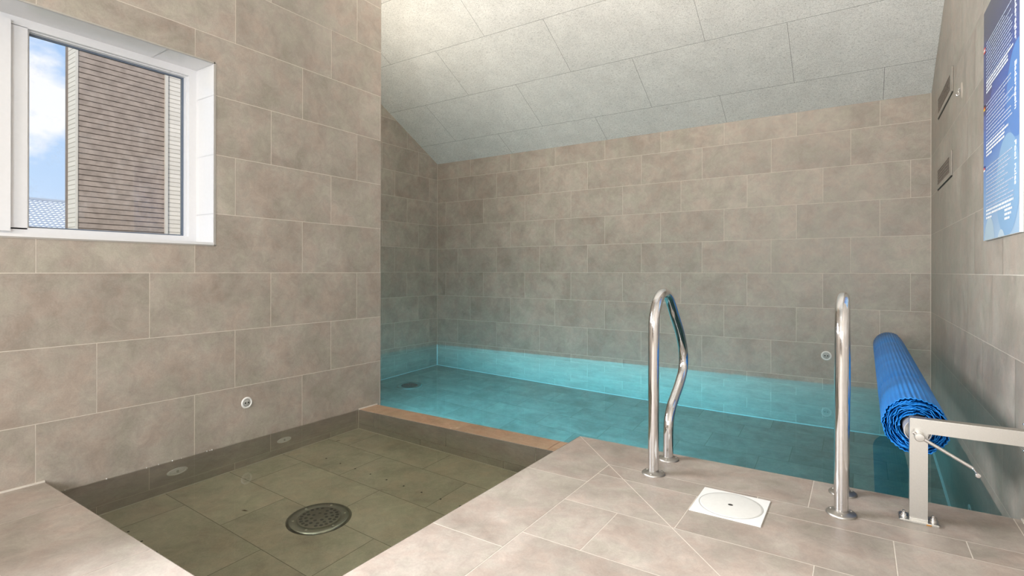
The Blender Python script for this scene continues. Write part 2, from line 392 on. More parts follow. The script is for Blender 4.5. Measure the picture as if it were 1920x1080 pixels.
# pool-side faces of the deck get tiles too
t = brick(KX1, XR, -1.6, 0, GZ, .302, .604, lambda n: .2*(n % 3))
fill(bm, t, [[(KX1, -1.5), (XR, -1.5), (XR, 0), (KX1, 0)]], lambda u, v: (u, YF, v), (0, 1, 0), 2)
t = brick(KY0, YF, -1.6, 0, GZ, .302, .604, lambda n: .2*(n % 3))
fill(bm, t, [[(KY0, -1.5), (YF, -1.5), (YF, 0), (KY0, 0)]], lambda u, v: (KX1, u, v), (-1, 0, 0), 2)
t = brick(XL, KX1, -1.6, 0, GZ, .302, .604, lambda n: .2*(n % 3))
fill(bm, t, [[(XL, -1.5), (KX1, -1.5), (KX1, 0), (XL, 0)]], lambda u, v: (u, KY0, v), (0, 1, 0), 2)
tag(obj('floor', bm, [M_FLOOR, M_GROUT, M_WALL]), kind='structure')

# silicone bead along the wall / deck junction
bm = bmesh.new(); box(bm, XL, XL+.007, YR, KY0, -.001, .006); tag(obj('trim_1', bm, M_SILI), kind='structure')
bm = bmesh.new(); box(bm, XR-.006, XR, YR, YF, -.001, .005); tag(obj('trim_2', bm, M_SILI), kind='structure')
# paddling pool floor
bm = bmesh.new(); bm.loops.layers.color.new('tile')
t = brick(KX0, KX1, KY0, KY1, 1.193, .305, .6, lambda n: -2.555+.6+(.3 if n % 2 == 0 else 0), g=.0015)
fill(bm, t, [[(KX0+.004, KY0), (KX1, KY0), (KX1, KY1-.004), (KX0+.004, KY1-.004)]], lambda u, v: (u, v, KF), (0, 0, 1))
box(bm, KX0, KX1+.001, KY0-.001, KY1+.01, -1.6, KF-D, 1)
M_KGR = simple('grout_mid', (.20, .18, .14), .85, var=.1)
tag(obj('floor_paddling_pool', bm, [M_BASIN, M_KGR]), kind='structure')
bm = bmesh.new(); box(bm, KX0, KX0+.006, KY0, KY1, KF-.001, KF+.006); box(bm, KX0, KX1, KY1-.006, KY1, KF-.001, KF+.006); box(bm, KX0, KX0+.005, KY1-.005, KY1, KF, -.062)
tag(obj('trim_3', bm, M_SILI), kind='structure')
# pool floor
bm = bmesh.new(); bm.loops.layers.color.new('tile')
t = brick(XN, XR, YF, YB, 5.02, .302, .604, lambda n: -3.05+.2*(n % 3), g=.0018)
fill(bm, t, [[(XN+.004, YF-.1), (XR-.004, YF-.1), (XR-.004, YB-.004), (XN+.004, YB-.004)]], lambda u, v: (u, v, PF), (0, 0, 1))
box(bm, XN, XR, YF-.1, YB, -1.6, PF-D, 1)
tag(obj('floor_swimming_pool', bm, [M_FLOOR, M_KGR]), kind='structure')
bm = bmesh.new(); e = .013
box(bm, XN, XR, YB-e, YB, PF-.001, PF+e); box(bm, XN, XN+e, YE, YB, PF-.001, PF+e); box(bm, XR-e, XR, YF, YB, PF-.001, PF+e)
box(bm, XN, XN+e*.7, YB-e*.7, YB, PF, -.107)
tag(obj('trim_4', bm, simple('pool_silicone', (.85, .85, .83), .5, var=.03)), kind='structure')
# dividing ledge between the pools
bm = bmesh.new(); bm.loops.layers.color.new('tile')
lt = [(rect(a, b, KY1, LE), rnd()) for a, b in zip([-2.75, -2.53, -1.93, -1.33], [-2.53, -1.93, -1.33, -1.2])]
reg = [(KX0+.003, KY1), (KX1, KY1), (KX1, LE), (KX0+.003, LE)]
add_tiles(bm, [(clip_conv(p, reg), c) for p, c in lt], lambda u, v: (u, v, -.056), (0, 0, 1))
box(bm, KX0, KX1, KY1+.001, LE-.001, -1.6, -.0575, 1)
M_LG = simple('ledge_grout', (.40, .25, .16), .8, var=.08)
t = brick(KX0, KX1, -1.6, 0, GZ, .302, .604, lambda n: -2.4+.2*(n % 3))
fill(bm, t, [[(KX0+.003, KF), (KX1, KF), (KX1, -.0562), (KX0+.003, -.0562)]], lambda u, v: (u, KY1, v), (0, -1, 0), 2)
fill(bm, t, [[(KX0, PF), (KX1, PF), (KX1, -.0562), (KX0, -.0562)]], lambda u, v: (u, LE, v), (0, 1, 0), 2)
tag(obj('floor_ledge', bm, [M_LEDGE, M_LG, M_WALL]), kind='structure')
bm = bmesh.new(); box(bm, KX0-.001, KX0+.006, KY1, LE, -.057, -.050); tag(obj('trim_5', bm, M_SILI), kind='structure')

# ------------------------------------------------------------------ water bodies
e = .0015
out_ = [(XN-e, YE-e), (XL-e, YE-e), (XL-e, LE-e), (KX1-e, LE-e), (KX1-e, YF-e), (XR+e, YF-e), (XR+e, YB+e), (XN-e, YB+e)]
def prism(poly, z0, z1):
    bm = bmesh.new(); a = [bm.verts.new((x, y, z0)) for x, y in poly]; b = [bm.verts.new((x, y, z1)) for x, y in poly]
    bm.faces.new(a[::-1]); bm.faces.new(b); n = len(poly)
    for i in range(n): bm.faces.new((a[i], a[(i+1) % n], b[(i+1) % n], b[i]))
    return bm
bm = prism(out_, PF-.002, -.106)
w = obj('pool_water', bm, M_WATER); tag(w, 'clear turquoise water filling the large tiled pool along the back wall', 'water')
bm = bmesh.new(); box(bm, KX0-e, KX1+e, KY0-e, KY1+.0005, KF-.002, -.058)
w = obj('paddling_pool_water', bm, M_KIDW); tag(w, 'still olive-tinted water in the small sunken basin in front', 'water')

# ------------------------------------------------------------------ window
wn = tag(empty('window_1', (XL, WY1, WZ0)), kind='structure')
def wobj(name, bm, m, smooth=None):
    o = obj(name, bm, m, wn, autos=smooth); o.matrix_parent_inverse = Matrix.Translation((-XL, -WY1, -WZ0)); return o
xf = XL-WD
# white tiled reveals
bm = bmesh.new(); bm.loops.layers.color.new('tile')
t = brick(xf-.1, XL, WZ0, WZ1, GZ, .302, 1.0, lambda n: -3.2)
fill(bm, t, [[(xf, WZ0+.004), (XL, WZ0+.004), (XL, WZ1-.002), (xf, WZ1-.002)]], lambda u, v: (u, WY1-.006, v), (0, -1, 0))
t = brick(WY0, WY1, -5, 0, -5, 10, .6045, lambda n: .60)
fill(bm, t, [[(WY0, xf), (WY1-.008, xf), (WY1-.008, XL), (WY0, XL)]], lambda u, v: (v, u, WZ1-.006), (0, 0, -1))
box(bm, xf-.08, XL, WY1-.0048, WY1, WZ0, WZ1, 1); box(bm, xf-.08, XL, WY0, WY1, WZ1-.0048, WZ1, 1); box(bm, xf-.08, XL, WY0, WY0+.006, WZ0, WZ1, 1)
M_WGR = simple('reveal_grout', (.55, .56, .58), .7)
wobj('reveal', bm, [M_WHITE, M_WGR])
bm = bmesh.new(); box(bm, xf-.05, XL+.004, WY0, WY1-.006, WZ0, WZ0+.012); wobj('window_sill', bm, M_UPVC)
bm = bmesh.new(); box(bm, XL-.001, XL+.0025, WY1-.006, WY1+.004, WZ0-.004, WZ1+.004); box(bm, XL-.001, XL+.0025, WY0, WY1, WZ1-.004, WZ1+.003); box(bm, XL-.001, XL+.0025, WY0, WY1+.004, WZ0-.006, WZ0-.001)
wobj('edge_trim', bm, M_TRIM)
def frame(y0, y1, z0, z1, w, xo, xi, bev=.004):
    bm = bmesh.new()
    for d in ((xo, xi, y0, y0+w, z0, z1), (xo, xi, y1-w, y1, z0, z1), (xo, xi, y0+w, y1-w, z1-w, z1), (xo, xi, y0+w, y1-w, z0, z0+w)): box(bm, *d)
    return bm
fr = frame(WY0+.004, WY1-.006, WZ0+.01, WZ1-.006, .036, xf-.07, xf)
box(fr, xf-.07, xf, .678, .740, WZ0+.04, WZ1-.04)
wobj('window_frame', fr, M_UPVC)
wobj('glazing_bead', frame(.740, 1.385, WZ0+.04, WZ1-.036, .010, xf-.055, xf-.022), M_UPVC)
wobj('gasket', frame(.748, 1.378, WZ0+.048, WZ1-.044, .009, xf-.058, xf-.046), M_GASKET)
wobj('opening_sash', frame(.03, .683, WZ0+.03, WZ1-.03, .05, xf-.05, xf+.018), M_UPVC)
wobj('gasket', frame(.078, .635, WZ0+.078, WZ1-.078, .007, xf-.03, xf+.004), M_GASKET)
for y0, y1, z0, z1 in ((.75, 1.376, WZ0+.05, WZ1-.046), (.08, .633, WZ0+.08, WZ1-.08)):
    bm = bmesh.new(); x = xf-.052 if y0 > .5 else xf-.02
    vs = [bm.verts.new(p) for p in ((x, y0, z0), (x, y1, z0), (x, y1, z1), (x, y0, z1))]; bm.faces.new(vs)
    wobj('window_pane', bm, M_GLASS)

# ------------------------------------------------------------------ outside
def brick_mat(name, col, mort, rowh, bw, rot):
    m, nt, out = mat(name); tc = N(nt, 'ShaderNodeTexCoord')
    mp = N(nt, 'ShaderNodeMapping', {'Vector': tc.outputs['Object'], 'Rotation': rot})
    br = N(nt, 'ShaderNodeTexBrick', {'Vector': mp.outputs[0], 'Scale': 1, 'Color1': (*col, 1), 'Color2': tuple(c*.9 for c in col)+(1,), 'Mortar': (*mort, 1), 'Mortar Size': .005, 'Mortar Smooth': .2, 'Brick Width': bw, 'Row Height': rowh})
    bp = N(nt, 'ShaderNodeBump', {'Height': br.outputs['Fac'], 'Strength': .8, 'Distance': .01, }); bp.invert = True
    p = N(nt, 'ShaderNodeBsdfPrincipled', {'Base Color': br.outputs['Color'], 'Roughness': .8, 'Normal': bp.outputs[0]})
    nt.links.new(p.outputs[0], out.inputs[0]); return m
M_CREAM = brick_mat('cream_brick', (.74, .675, .59), (.42, .37, .31), .058, 3, (math.pi/2, 0, 0))
M_CREAMY = brick_mat('cream_brick_side', (.74, .675, .59), (.42, .37, .31), .058, 3, (0, math.pi/2, math.pi/2))
M_SLAT = simple('brown_slat', (.34, .27, .225), .7, bump=.2, scale=9, var=.16)
M_SLATD = simple('slat_gap', (.20, .16, .135), .8)
M_OUTTR = simple('outside_trim', (.62, .57, .50), .6)
bd = tag(empty('brick_building', (-8, 2.48, -1)), 'tall building of cream brick with brown horizontal slats, seen through the window', 'building')
def bobj(name, bm, m):
    o = obj(name, bm, m, bd); o.matrix_parent_inverse = Matrix.Translation((8, -2.48, 1)); return o
bm = bmesh.new(); box(bm, -8.29, -8.03, 2.482, 6.5, -1, 6.5); bobj('brick_wall', bm, M_CREAM)
bm = bmesh.new(); box(bm, -8.04, -8.0, 3.50, 6.5, -1, 6.5); bobj('brick_pier', bm, M_CREAMY)
bm = bmesh.new(); box(bm, -8.02, -8.012, 2.482, 3.46, -1, 6.5, 1)
z = -1
while z < 6.45: box(bm, -8.014, -7.998, 2.49, 3.46, z+.006, z+.062); z += .066
bobj('slat_cladding', bm, [M_SLAT, M_SLATD])
bm = bmesh.new(); box(bm, -8.02, -7.97, 3.46, 3.495, -1, 6.5); bobj('corner_trim', bm, M_OUTTR)
bm = bmesh.new(); box(bm, -8.02, -7.985, 2.475, 2.493, -1, 6.5); bobj('corner_trim', bm, M_OUTTR)
bm = bmesh.new(); box(bm, -8.33, -8.28, 2.47, 2.50, -1, 6.5); bobj('downpipe', bm, M_SLATD)
# neighbouring roof
rf = tag(empty('tiled_roof_house', (-45, 12, 0)), 'distant house with wavy pale blue-grey tiled roof, low in the window', 'house')
bm = bmesh.new(); ny, nr = 260, 14; gy0, gy1 = 2, 24
verts = []
for r in range(nr):
    for side in (0, 1):
        row = []
        for i in range(ny+1):
            y = gy0 + (gy1-gy0)*i/ny; w = .028*math.sin(2*math.pi*y/.26)
            s = (r+side)*.34; lift = .09*side
            row.append(bm.verts.new((-45+s*.88, y, 5.45-s*.47+w+lift)))
        verts.append(row)
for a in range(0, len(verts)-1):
    for i in range(ny): bm.faces.new((verts[a][i], verts[a][i+1], verts[a+1][i+1], verts[a+1][i])).material_index = a % 2  # step faces darker: shade under each tile row put into the colour
M_ROOF = simple('roof_tile', (.74, .79, .88), .35, var=.06)
o = obj('roof_tiles', bm, [M_ROOF, simple('tile_step_shade', (.30, .34, .40), .7)], rf, autos=.6); o.matrix_parent_inverse = Matrix.Translation((45, -12, 0))
bm = bmesh.new(); tube(bm, [(-45, gy0, 5.5), (-45, gy1, 5.5)], .13); o = obj('ridge', bm, simple('ridge_tile', (.3, .34, .4), .5), rf); o.matrix_parent_inverse = Matrix.Translation((45, -12, 0))
bm = bmesh.new(); box(bm, -47, -41.2, gy0, gy1, -1, 2.6); box(bm, -47, -45, gy0, gy1, 2.6, 5.1); o = obj('house_wall', bm, simple('render', (.6, .58, .55), .8), rf); o.matrix_parent_inverse = Matrix.Translation((45, -12, 0))
bm = bmesh.new(); box(bm, -60, -5.2, -30, 60, -1.15, -1.0); tag(obj('floor_outside', bm, simple('lawn', (.10, .16, .05), .9, var=.3, scale=4)), kind='structure')

# ------------------------------------------------------------------ wall jets
def jet(name, loc, nrm, R, slot, label, group):
    r = empty(name, loc); r.rotation_euler = Vector(nrm).to_track_quat('Z', 'X').to_euler(); tag(r, label, 'nozzle', group)
    bm = bmesh.new(); lathe(bm, [(R*.68, 0), (R*.70, .004), (R*.78, .0055), (R*.93, .004), (R, 0)], seg=56); obj('ring', bm, M_PLASTIC, r, smooth=True)
    bm = bmesh.new(); lathe(bm, [(0, .0022), (R*.66, .0018), (R*.69, 0)], seg=40); obj('insert', bm, M_GREYPL if not slot else M_PLASTIC, r, smooth=True)
    if slot:
        bm = bmesh.new(); box(bm, -R*.34, R*.34, -R*.1, R*.1, .002, .0045); obj('slot', bm, M_GREYPL, r)
    else:
        for s in (-1, 1):
            bm = bmesh.new(); lathe(bm, [(0, .003), (R*.13, .003), (R*.13, 0)], Matrix.Translation((0, s*R*.26, 0)), 20); obj('outlet_hole', bm, M_DARK, r)
    return r
jet('wall_nozzle', (XL, 1.593, .145), (1, 0, 0), .031, False, 'white round nozzle with two small holes on the left wall above the small basin', None)
jet('wall_nozzle', (-.231, YB, .135), (0, -1, 0), .040, False, 'white round nozzle with two small holes on the back wall near the blue roll', None)
jet('inlet_nozzle', (XL, 1.248, -.228), (1, 0, 0), .048, True, 'oval white underwater inlet nearer the camera in the basin wall', None)
jet('inlet_nozzle', (XL, 1.815, -.239), (1, 0, 0), .045, True, 'oval white underwater inlet nearer the far corner in the basin wall', None)
jet('inlet_nozzle', (XR, 3.517, -.819), (-1, 0, 0), .045, True, 'pale underwater inlet in the right side wall of the large pool', None)
# droplets on the waterline
dm = None
bm = bmesh.new(); bmesh.ops.create_uvsphere(bm, u_segments=12, v_segments=8, radius=.0022)
M_DROP = simple('droplet', (.9, .9, .9), .1)
d0 = obj('water_droplet', bm, M_DROP, smooth=True)
dy = [.815, .96, 1.115, 1.165, 1.225, 1.265, 1.385, 1.40, 1.41]
for i, y in enumerate(dy):
    o = d0 if i == 0 else d0.copy()
    if i: COL.objects.link(o)
    o.location = (XL+.002, y, -.0562); s = .7+.6*random.random(); o.scale = (s, s, s)
    tag(o, 'tiny glistening droplet on the left wall just at the basin waterline', 'droplet', 'droplets along the basin waterline')

# ------------------------------------------------------------------ floor air holes
bm = bmesh.new(); lathe(bm, [(0, .0008), (.0045, .0008), (.005, 0)], seg=16); a0 = obj('air_hole', bm, M_DARK)
pts = [(x, 1.906) for x in (-2.492, -2.372, -2.252, -2.133, -2.014, -1.893, -1.773, -1.652, -1.533, -1.413)] + [(x, .95) for x in (-2.502, -2.382, -2.258, -2.138, -2.018, -1.9, -1.78)]
for i, (x, y) in enumerate(pts):
    o = a0 if i == 0 else a0.copy()
    if i: COL.objects.link(o)
    o.location = (x, y, KF)
    far = y > 1.5
    tag(o, 'tiny dark air hole in the row beyond the round drain on the basin floor' if far else 'tiny dark air hole in the row nearest the camera on the basin floor', 'air hole', 'air holes beyond the drain' if far else 'air holes in the near row')
# leaf debris
M_LEAF = simple('dead_leaf', (.16, .12, .06), .8, var=.2)
for i, (x, y, a) in enumerate([(-2.29, 1.32, .4), (-2.661, 2.123, 1.2)]):
    bm = bmesh.new(); vs = [bm.verts.new(p) for p in ((-.018, 0, 0), (-.006, .006, .003), (.016, .002, .001), (.004, -.006, .004))]; bm.faces.new(vs)
    bmesh.ops.solidify(bm, geom=bm.faces[:], thickness=.001)
    o = obj('leaf_scrap', bm, M_LEAF); o.location = (x, y, KF+.001); o.rotation_euler = (0, 0, a)
    tag(o, ['small brown leaf scrap on the basin floor to the left of the drain', 'small brown leaf scrap on the basin floor near the far corner'][i], 'leaf')

# ------------------------------------------------------------------ drains
M_SATD = simple('drain_steel', (.34, .35, .33), .2, 1., var=.03)
M_DKST = simple('dark_steel', (.12, .125, .13), .5, .6)
def drain(loc, R, label, rotz=.6, full=True):
    r = empty('floor_drain', loc, (0, 0, rotz)); tag(r, label, 'drain')
    bm = bmesh.new(); lathe(bm, [(R*.66, .010), (R*.70, .011), (R*.90, .012), (R*.93, .0105), (R*.99, .002), (R, 0)], seg=72); obj('rim', bm, M_SATD if full else M_STEEL, r, smooth=True)
    bm = bmesh.new(); lathe(bm, [(0, .0125), (R*.60, .0115), (R*.665, .0095)], seg=64); obj('grate', bm, simple('grate_steel', (.26, .25, .21), .35, .8, var=.05) if full else M_DKST, r, smooth=True)
    bm = bmesh.new()
    def hole(x, y, rr=R*.056): lathe(bm, [(0, .0132), (rr, .0130), (rr, .010)], Matrix.Translation((x, y, 0)), 14)
    for k in range(22):
        if k in (5, 16): continue
        a = 2*math.pi*k/22; hole(R*.55*math.cos(a), R*.55*math.sin(a))
    for k in range(12):
        if k in (3, 4): continue
        a = 2*math.pi*k/12+.2; hole(R*.40*math.cos(a), R*.40*math.sin(a))
    for k in range(7): a = 2*math.pi*k/7; hole(R*.23*math.cos(a), R*.23*math.sin(a))
    o = obj('drain_holes', bm, M_DARK, r); o['kind'] = 'stuff'
    if full:
        for k in range(6):
            a = 2*math.pi*k/6+.35; bm = bmesh.new(); lathe(bm, [(0, .0145), (R*.035, .014), (R*.045, .0115)], Matrix.Translation((R*.78*math.cos(a), R*.78*math.sin(a), 0)), 16); obj('screw', bm, M_STEEL, r, smooth=True)
    return r
drain((-1.972, 1.472, KF), .137, 'large round stainless drain with a perforated grate on the small basin floor')
drain((-4.20, 4.316, PF), .14, 'dark round drain at the far left on the large pool floor', full=False)

# ------------------------------------------------------------------ handrails
M_SATIN = simple('satin_steel', (.42, .40, .37), .42, 1., var=.04)
def handrail(x, label, w=.0225):
    r = empty('handrail', (x, 2.3, 0)); tag(r, label, 'handrail', 'polished handrails at the pool steps')
    P = [(2.197, .0), (2.197, .2), (2.197, .45), (2.198, .60), (2.205, .655), (2.235, .712), (2.285, .748), (2.345, .758), (2.405, .737), (2.455, .695), (2.50, .647), (2.56, .588), (2.61, .53), (2.646, .465), (2.652, .40), (2.628, .352), (2.575, .307), (2.51, .266), (2.45, .226), (2.415, .18), (2.404, .13), (2.403, .06), (2.403, 0)]
    bm = bmesh.new(); tube(bm, spline([(0, a-2.3, b) for a, b in P], 6), w, 28); obj('tube', bm, M_CHROME, r, smooth=True)
    for y in (-.103, .103):
        f = bmesh.new(); lathe(f, [(w, .012), (w+.004, .008), (.044, .007), (.0475, .004), (.048, 0)], Matrix.Translation((0, y, 0)), 48); fo = obj('flange', f, M_SATIN, r, smooth=True)
        for k in range(3):
            a = 2*math.pi*k/3+.6; s = bmesh.new(); lathe(s, [(0, .0095), (.0035, .0092), (.0045, .007)], Matrix.Translation((.036*math.cos(a), y+.036*math.sin(a), 0)), 14); obj('screw', s, M_STEEL, fo, smooth=True)
handrail(-.724, 'polished steel pool handrail standing left of the white square lid')
handrail(-.05, 'polished steel pool handrail standing between the white lid and the blue roll')

# ------------------------------------------------------------------ skimmer lid
r = empty('skimmer_lid', (-.389, 2.046, 0)); tag(r, 'white square lid with a round cover and small finger hole, set in the deck', 'lid')
bm = bmesh.new(); box(bm, -.118, .118, -.118, .118, -.0005, .0035); bmesh.ops.bevel(bm, geom=bm.edges[:], offset=.0012, segments=2, affect='EDGES'); obj('frame', bm, M_PLASTIC, r, autos=.5)
bm = bmesh.new(); lathe(bm, [(0, .0045), (.1, .0047), (.104, .0042), (.1055, .0034)], seg=72); co = obj('round_cover', bm, simple('cover_plastic', (.66, .66, .63), .45, var=.02), r, smooth=True)
bm = bmesh.new(); lathe(bm, [(.1055, .0037), (.1065, .0039), (.1085, .0039), (.1095, .0036)], seg=72); obj('groove', bm, M_GREYPL, r, smooth=True)
bm = bmesh.new(); lathe(bm, [(0, .0052), (.008, .0052), (.009, .0045)], Matrix.Diagonal((1, .8, 1, 1)), 20); obj('finger_hole', bm, M_DARK, co)

# ------------------------------------------------------------------ cover roller support
xs = .172
r = empty('roller_stand', (xs, 2.27, 0)); tag(r, 'square steel post and wall bar carrying the near end of the blue roll', 'stand')
def sobj(name, bm, m, **k):
    o = obj(name, bm, m, r, **k); o.matrix_parent_inverse = Matrix.Translation((-xs, -2.27, 0)); return o
def bx(*d, b=.0025):
    bm = bmesh.new(); box(bm, *d); bmesh.ops.bevel(bm, geom=bm.edges[:], offset=b, segments=2, affect='EDGES'); return bm
sobj('post', bx(.147, .197, 2.265, 2.305, .006, .353), M_STEEL, autos=.5)
sobj('crossbar', bx(.1475, XR-.004, 2.266, 2.304, .3045, .3525), M_STEEL, autos=.5)
sobj('base_plate', bx(.118, .227, 2.25, 2.318, 0, .008), M_STEEL, autos=.5)
for x in (.132, .212):
    bm = bmesh.new(); T = Matrix.Translation((x, 2.283, 0)); lathe(bm, [(.011, .008), (.011, .011), (.0085, .011), (.0085, .018), (.005, .018), (.005, .024), (.0035, .026), (0, .026)], T, 18); sobj('bolt', bm, M_CHROME, autos=.6)
sobj('wall_plate', bx(XR-.006, XR, 2.22, 2.34, .262, .392), M_STEEL, autos=.5)
for z in (.372, .288):
    for yy in (2.285,):
        bm = bmesh.new(); T = Matrix.Translation((XR-.006, yy, z)) @ Matrix.Rotation(-math.pi/2, 4, 'Y'); lathe(bm, [(.009, 0), (.009, .004), (.0065, .004), (.0065, .03), (.004, .033), (0, .034)], T, 18); sobj('wall_bolt', bm, M_CHROME, autos=.6)
bm = bmesh.new(); box(bm, .192, .206, 2.2495, 2.2505, .001, .005); sobj('rust_mark', bm, M_RUST)

# crank
r = empty('crank_handle', (.172, 2.25, .298)); tag(r, 'slim steel crank handle fixed to the front of the roller post', 'crank')
c0 = Vector((0, 0, 0)); RY = Matrix.Rotation(math.pi/2, 4, 'X')
bm = bmesh.new(); lathe(bm, [(0, .022), (.0125, .021), (.014, .019), (.014, -.015)], RY, 28); obj('hub', bm, M_STEEL, r, smooth=False, autos=.6)
bm = bmesh.new(); tube(bm, [(-.016, -.006, .012), (0, -.006, 0), (.135, -.008, -.077)], .0055, 16); obj('arm', bm, M_CHROME, r, autos=.6)
bm = bmesh.new(); tube(bm, spline([(.135, -.008, -.077), (.139, -.012, -.080), (.141, -.02, -.082), (.142, -.04, -.0825), (.142, -.062, -.083)], 5), .0045, 16); obj('grip', bm, M_CHROME, r, smooth=True)
bm = bmesh.new(); lathe(bm, [(0, .005), (.0055, .0048), (.0072, .003), (.0072, 0), (.005, -.002)], Matrix.Translation((.142, -.062, -.083)) @ RY, 24); obj('end_knob', bm, M_CHROME, r, autos=.7)

# ------------------------------------------------------------------ blue cover roll
def cover_mat():
    m, nt, out = mat('blue_bubble_cover'); tc = N(nt, 'ShaderNodeTexCoord')
    vo = N(nt, 'ShaderNodeTexVoronoi', {'Vector': tc.outputs['Object'], 'Scale': 95, 'Randomness': .15})
    nz = N(nt, 'ShaderNodeTexNoise', {'Vector': tc.outputs['Object'], 'Scale': 5, 'Detail': 4})
    col = ramp(nt, nz.outputs['Fac'], [(.3, (.006, .16, .50)), (.7, (.012, .22, .64))])
    bp = N(nt, 'ShaderNodeBump', {'Height': vo.outputs['Distance'], 'Strength': .35, 'Distance': .003}); bp.invert = True
    p = N(nt, 'ShaderNodeBsdfPrincipled', {'Base Color': col, 'Roughness': .42, 'Specular IOR Level': .3, 'Normal': bp.outputs[0], 'Subsurface Weight': .0, 'Transmission Weight': 0})
    nt.links.new(p.outputs[0], out.inputs[0]); return m
M_COVER = cover_mat()
r = empty('pool_cover_roll', (.175, 2.42, .290)); tag(r, 'rolled-up blue bubble pool cover spanning the pool by the right wall', 'pool cover')
bm = bmesh.new(); LEN = 2.58; ang = 240; turns = 9; R0, R1 = .047, .1035
ys = [0, .006, .02, .05, .10, .2, .35, .5, .53, .56, .7, 1.0, 1.4, 1.8, 1.90, 1.93, 1.96, 2.2, LEN]
rnds = [[random.uniform(-1, 1) for _ in range(24)] for _ in range(turns+2)]
def lump(tn, th):
    a = rnds[min(tn, turns+1)]; x = th/(2*math.pi)*24; i = int(x) % 24; t = x-int(x); t = t*t*(3-2*t)
    return a[i]*(1-t)+a[(i+1) % 24]*t
prev = None
tot = turns*ang
for s in range(tot+1):
    th = 2*math.pi*s/ang; tn = s//ang; fr_ = s/tot
    base = R0+(R1-R0)*fr_
    row = []
    thm = th % (2*math.pi)
    l0 = lump(tn, thm); l1 = lump(tn+1, thm) if s % ang else l0
    u = (s % ang)/ang; lp = l0*(1-u)+l1*u if tn < turns else l0
    for y in ys:
        near = max(0, 1-y/.12)
        rr = base+lp*.0045*near + .0019*math.sin(th*40)*(1 if fr_ > .85 else .3)
        dent = 1 if abs(y-.53) < .01 or abs(y-1.93) < .01 else 0
        rr -= .004*dent*(fr_ > .8)
        rr -= (.004+.003*(y/LEN)) * (y/LEN)*.6
        yo = y + near*(.012*lump((tn*3+1) % turns, thm)-.02*(1-fr_))
        row.append(bm.verts.new((rr*math.sin(th+.6)+.018*y/LEN, yo, rr*math.cos(th+.6))))
    if prev:
        for k in range(len(ys)-1): bm.faces.new((prev[k], row[k], row[k+1], prev[k+1]))
    prev = row
bm.normal_update()
bmesh.ops.solidify(bm, geom=bm.faces[:], thickness=.0028)
for f in bm.faces: f.smooth = True
obj('cover_sheet', bm, M_COVER, r)
M_TUBE = simple('aluminium_tube', (.66, .65, .66), .35, .6, var=.04)
bm = bmesh.new(); tube(bm, [(0, -.075, 0), (0, .4, 0), (.018, LEN+.02, 0)], .040, 40, caps=False)
tube(bm, [(0, -.075, 0), (0, .1, 0)], .037, 40, caps=False)
lathe(bm, [(.037, 0), (.040, 0)], Matrix.Translation((0, -.075, 0)) @ RY, 40)
obj('core_tube', bm, M_TUBE, r, autos=.6)
bm = bmesh.new(); lathe(bm, [(0, 0), (.0365, 0)], Matrix.Translation((0, -.06, 0)) @ RY, 40); lathe(bm, [(0, 0), (.012, 0), (.012, .062), (0, .062)], Matrix.Translation((0, -.05, 0)) @ RY, 24); obj('axle', bm, M_STEEL, r, autos=.6)
# far bearing on the back wall
bb = empty('wall_bearing', (.19, YB, .29)); tag(bb, 'small grey bearing on the back wall behind the far end of the roll', 'bearing')
bm = bmesh.new(); box(bm, -.03, .03, -.006, 0, -.04, .04); obj('plate', bm, M_STEEL, bb)
bm = bmesh.new(); lathe(bm, [(.018, 0), (.018, .26), (0, .26)], RY @ Matrix.Translation((0, 0, .0)), 24); obj('pin', bm, M_STEEL, bb)

# ------------------------------------------------------------------ vents on the right wall
M_VENT = simple('vent_bronze', (.16, .135, .11), .5, .3)
def vent(y0, z0, label):
    r = empty('wall_vent', (XR, y0, z0)); tag(r, label, 'vent', 'wall vents')
    Wd, Hh = .70, .150
    bm = bmesh.new(); box(bm, -.001, 0, -.005, Wd+.004, -.008, Hh+.002); obj('shadow_gap', bm, M_DARK, r)
    bm = bmesh.new(); t = .006; a, b, c, d = .085, Wd-.03, .028, Hh-.022
    for q in ((-t, -.001, 0, a, 0, Hh), (-t, -.001, b, Wd, 0, Hh), (-t, -.001, a, b, 0, c), (-t, -.001, a, b, d, Hh)): box(bm, *q)
    obj('frame', bm, M_WALL, r)
    bm = bmesh.new(); box(bm, -.0015, -.0012, a, b, c, d); obj('dark_backing', bm, M_DARK, r)
    bm = bmesh.new(); n = 16
    for i in range(n+1):
        y = a+(b-a)*i/n; box(bm, -.0055, -.0025, y-.003, y+.003, c, d)
    for i in range(6):
        z = c+(d-c)*i/5; box(bm, -.005, -.0028, a, b, z-.002, z+.002)
    obj('grille', bm, M_VENT, r)
vent(4.125, 1.947, 'upper narrow grille vent set in the right wall near the corner')
vent(4.15, 1.443, 'lower narrow grille vent set in the right wall near the corner')
# small hook
r = empty('wall_hook', (XR, 3.8, 1.855)); tag(r, 'small metal hook on the right wall between the upper vent and the blue sign', 'hook')
bm = bmesh.new(); lathe(bm, [(0, .006), (.02, .005), (.024, 0)], Matrix.Rotation(-math.pi/2, 4, 'Y') @ Matrix.Diagonal((2.0, 1, 1, 1)), 28); obj('back_plate', bm, simple('tan_plate', (.38, .33, .28), .4), r, smooth=True)
bm = bmesh.new(); tube(bm, spline([(-.003, 0, .012), (-.012, 0, .01), (-.014, 0, 0), (-.012, 0, -.02), (-.02, 0, -.025), (-.024, 0, -.014)], 6), .0035, 14); obj('prong', bm, M_CHROME, r, smooth=True)

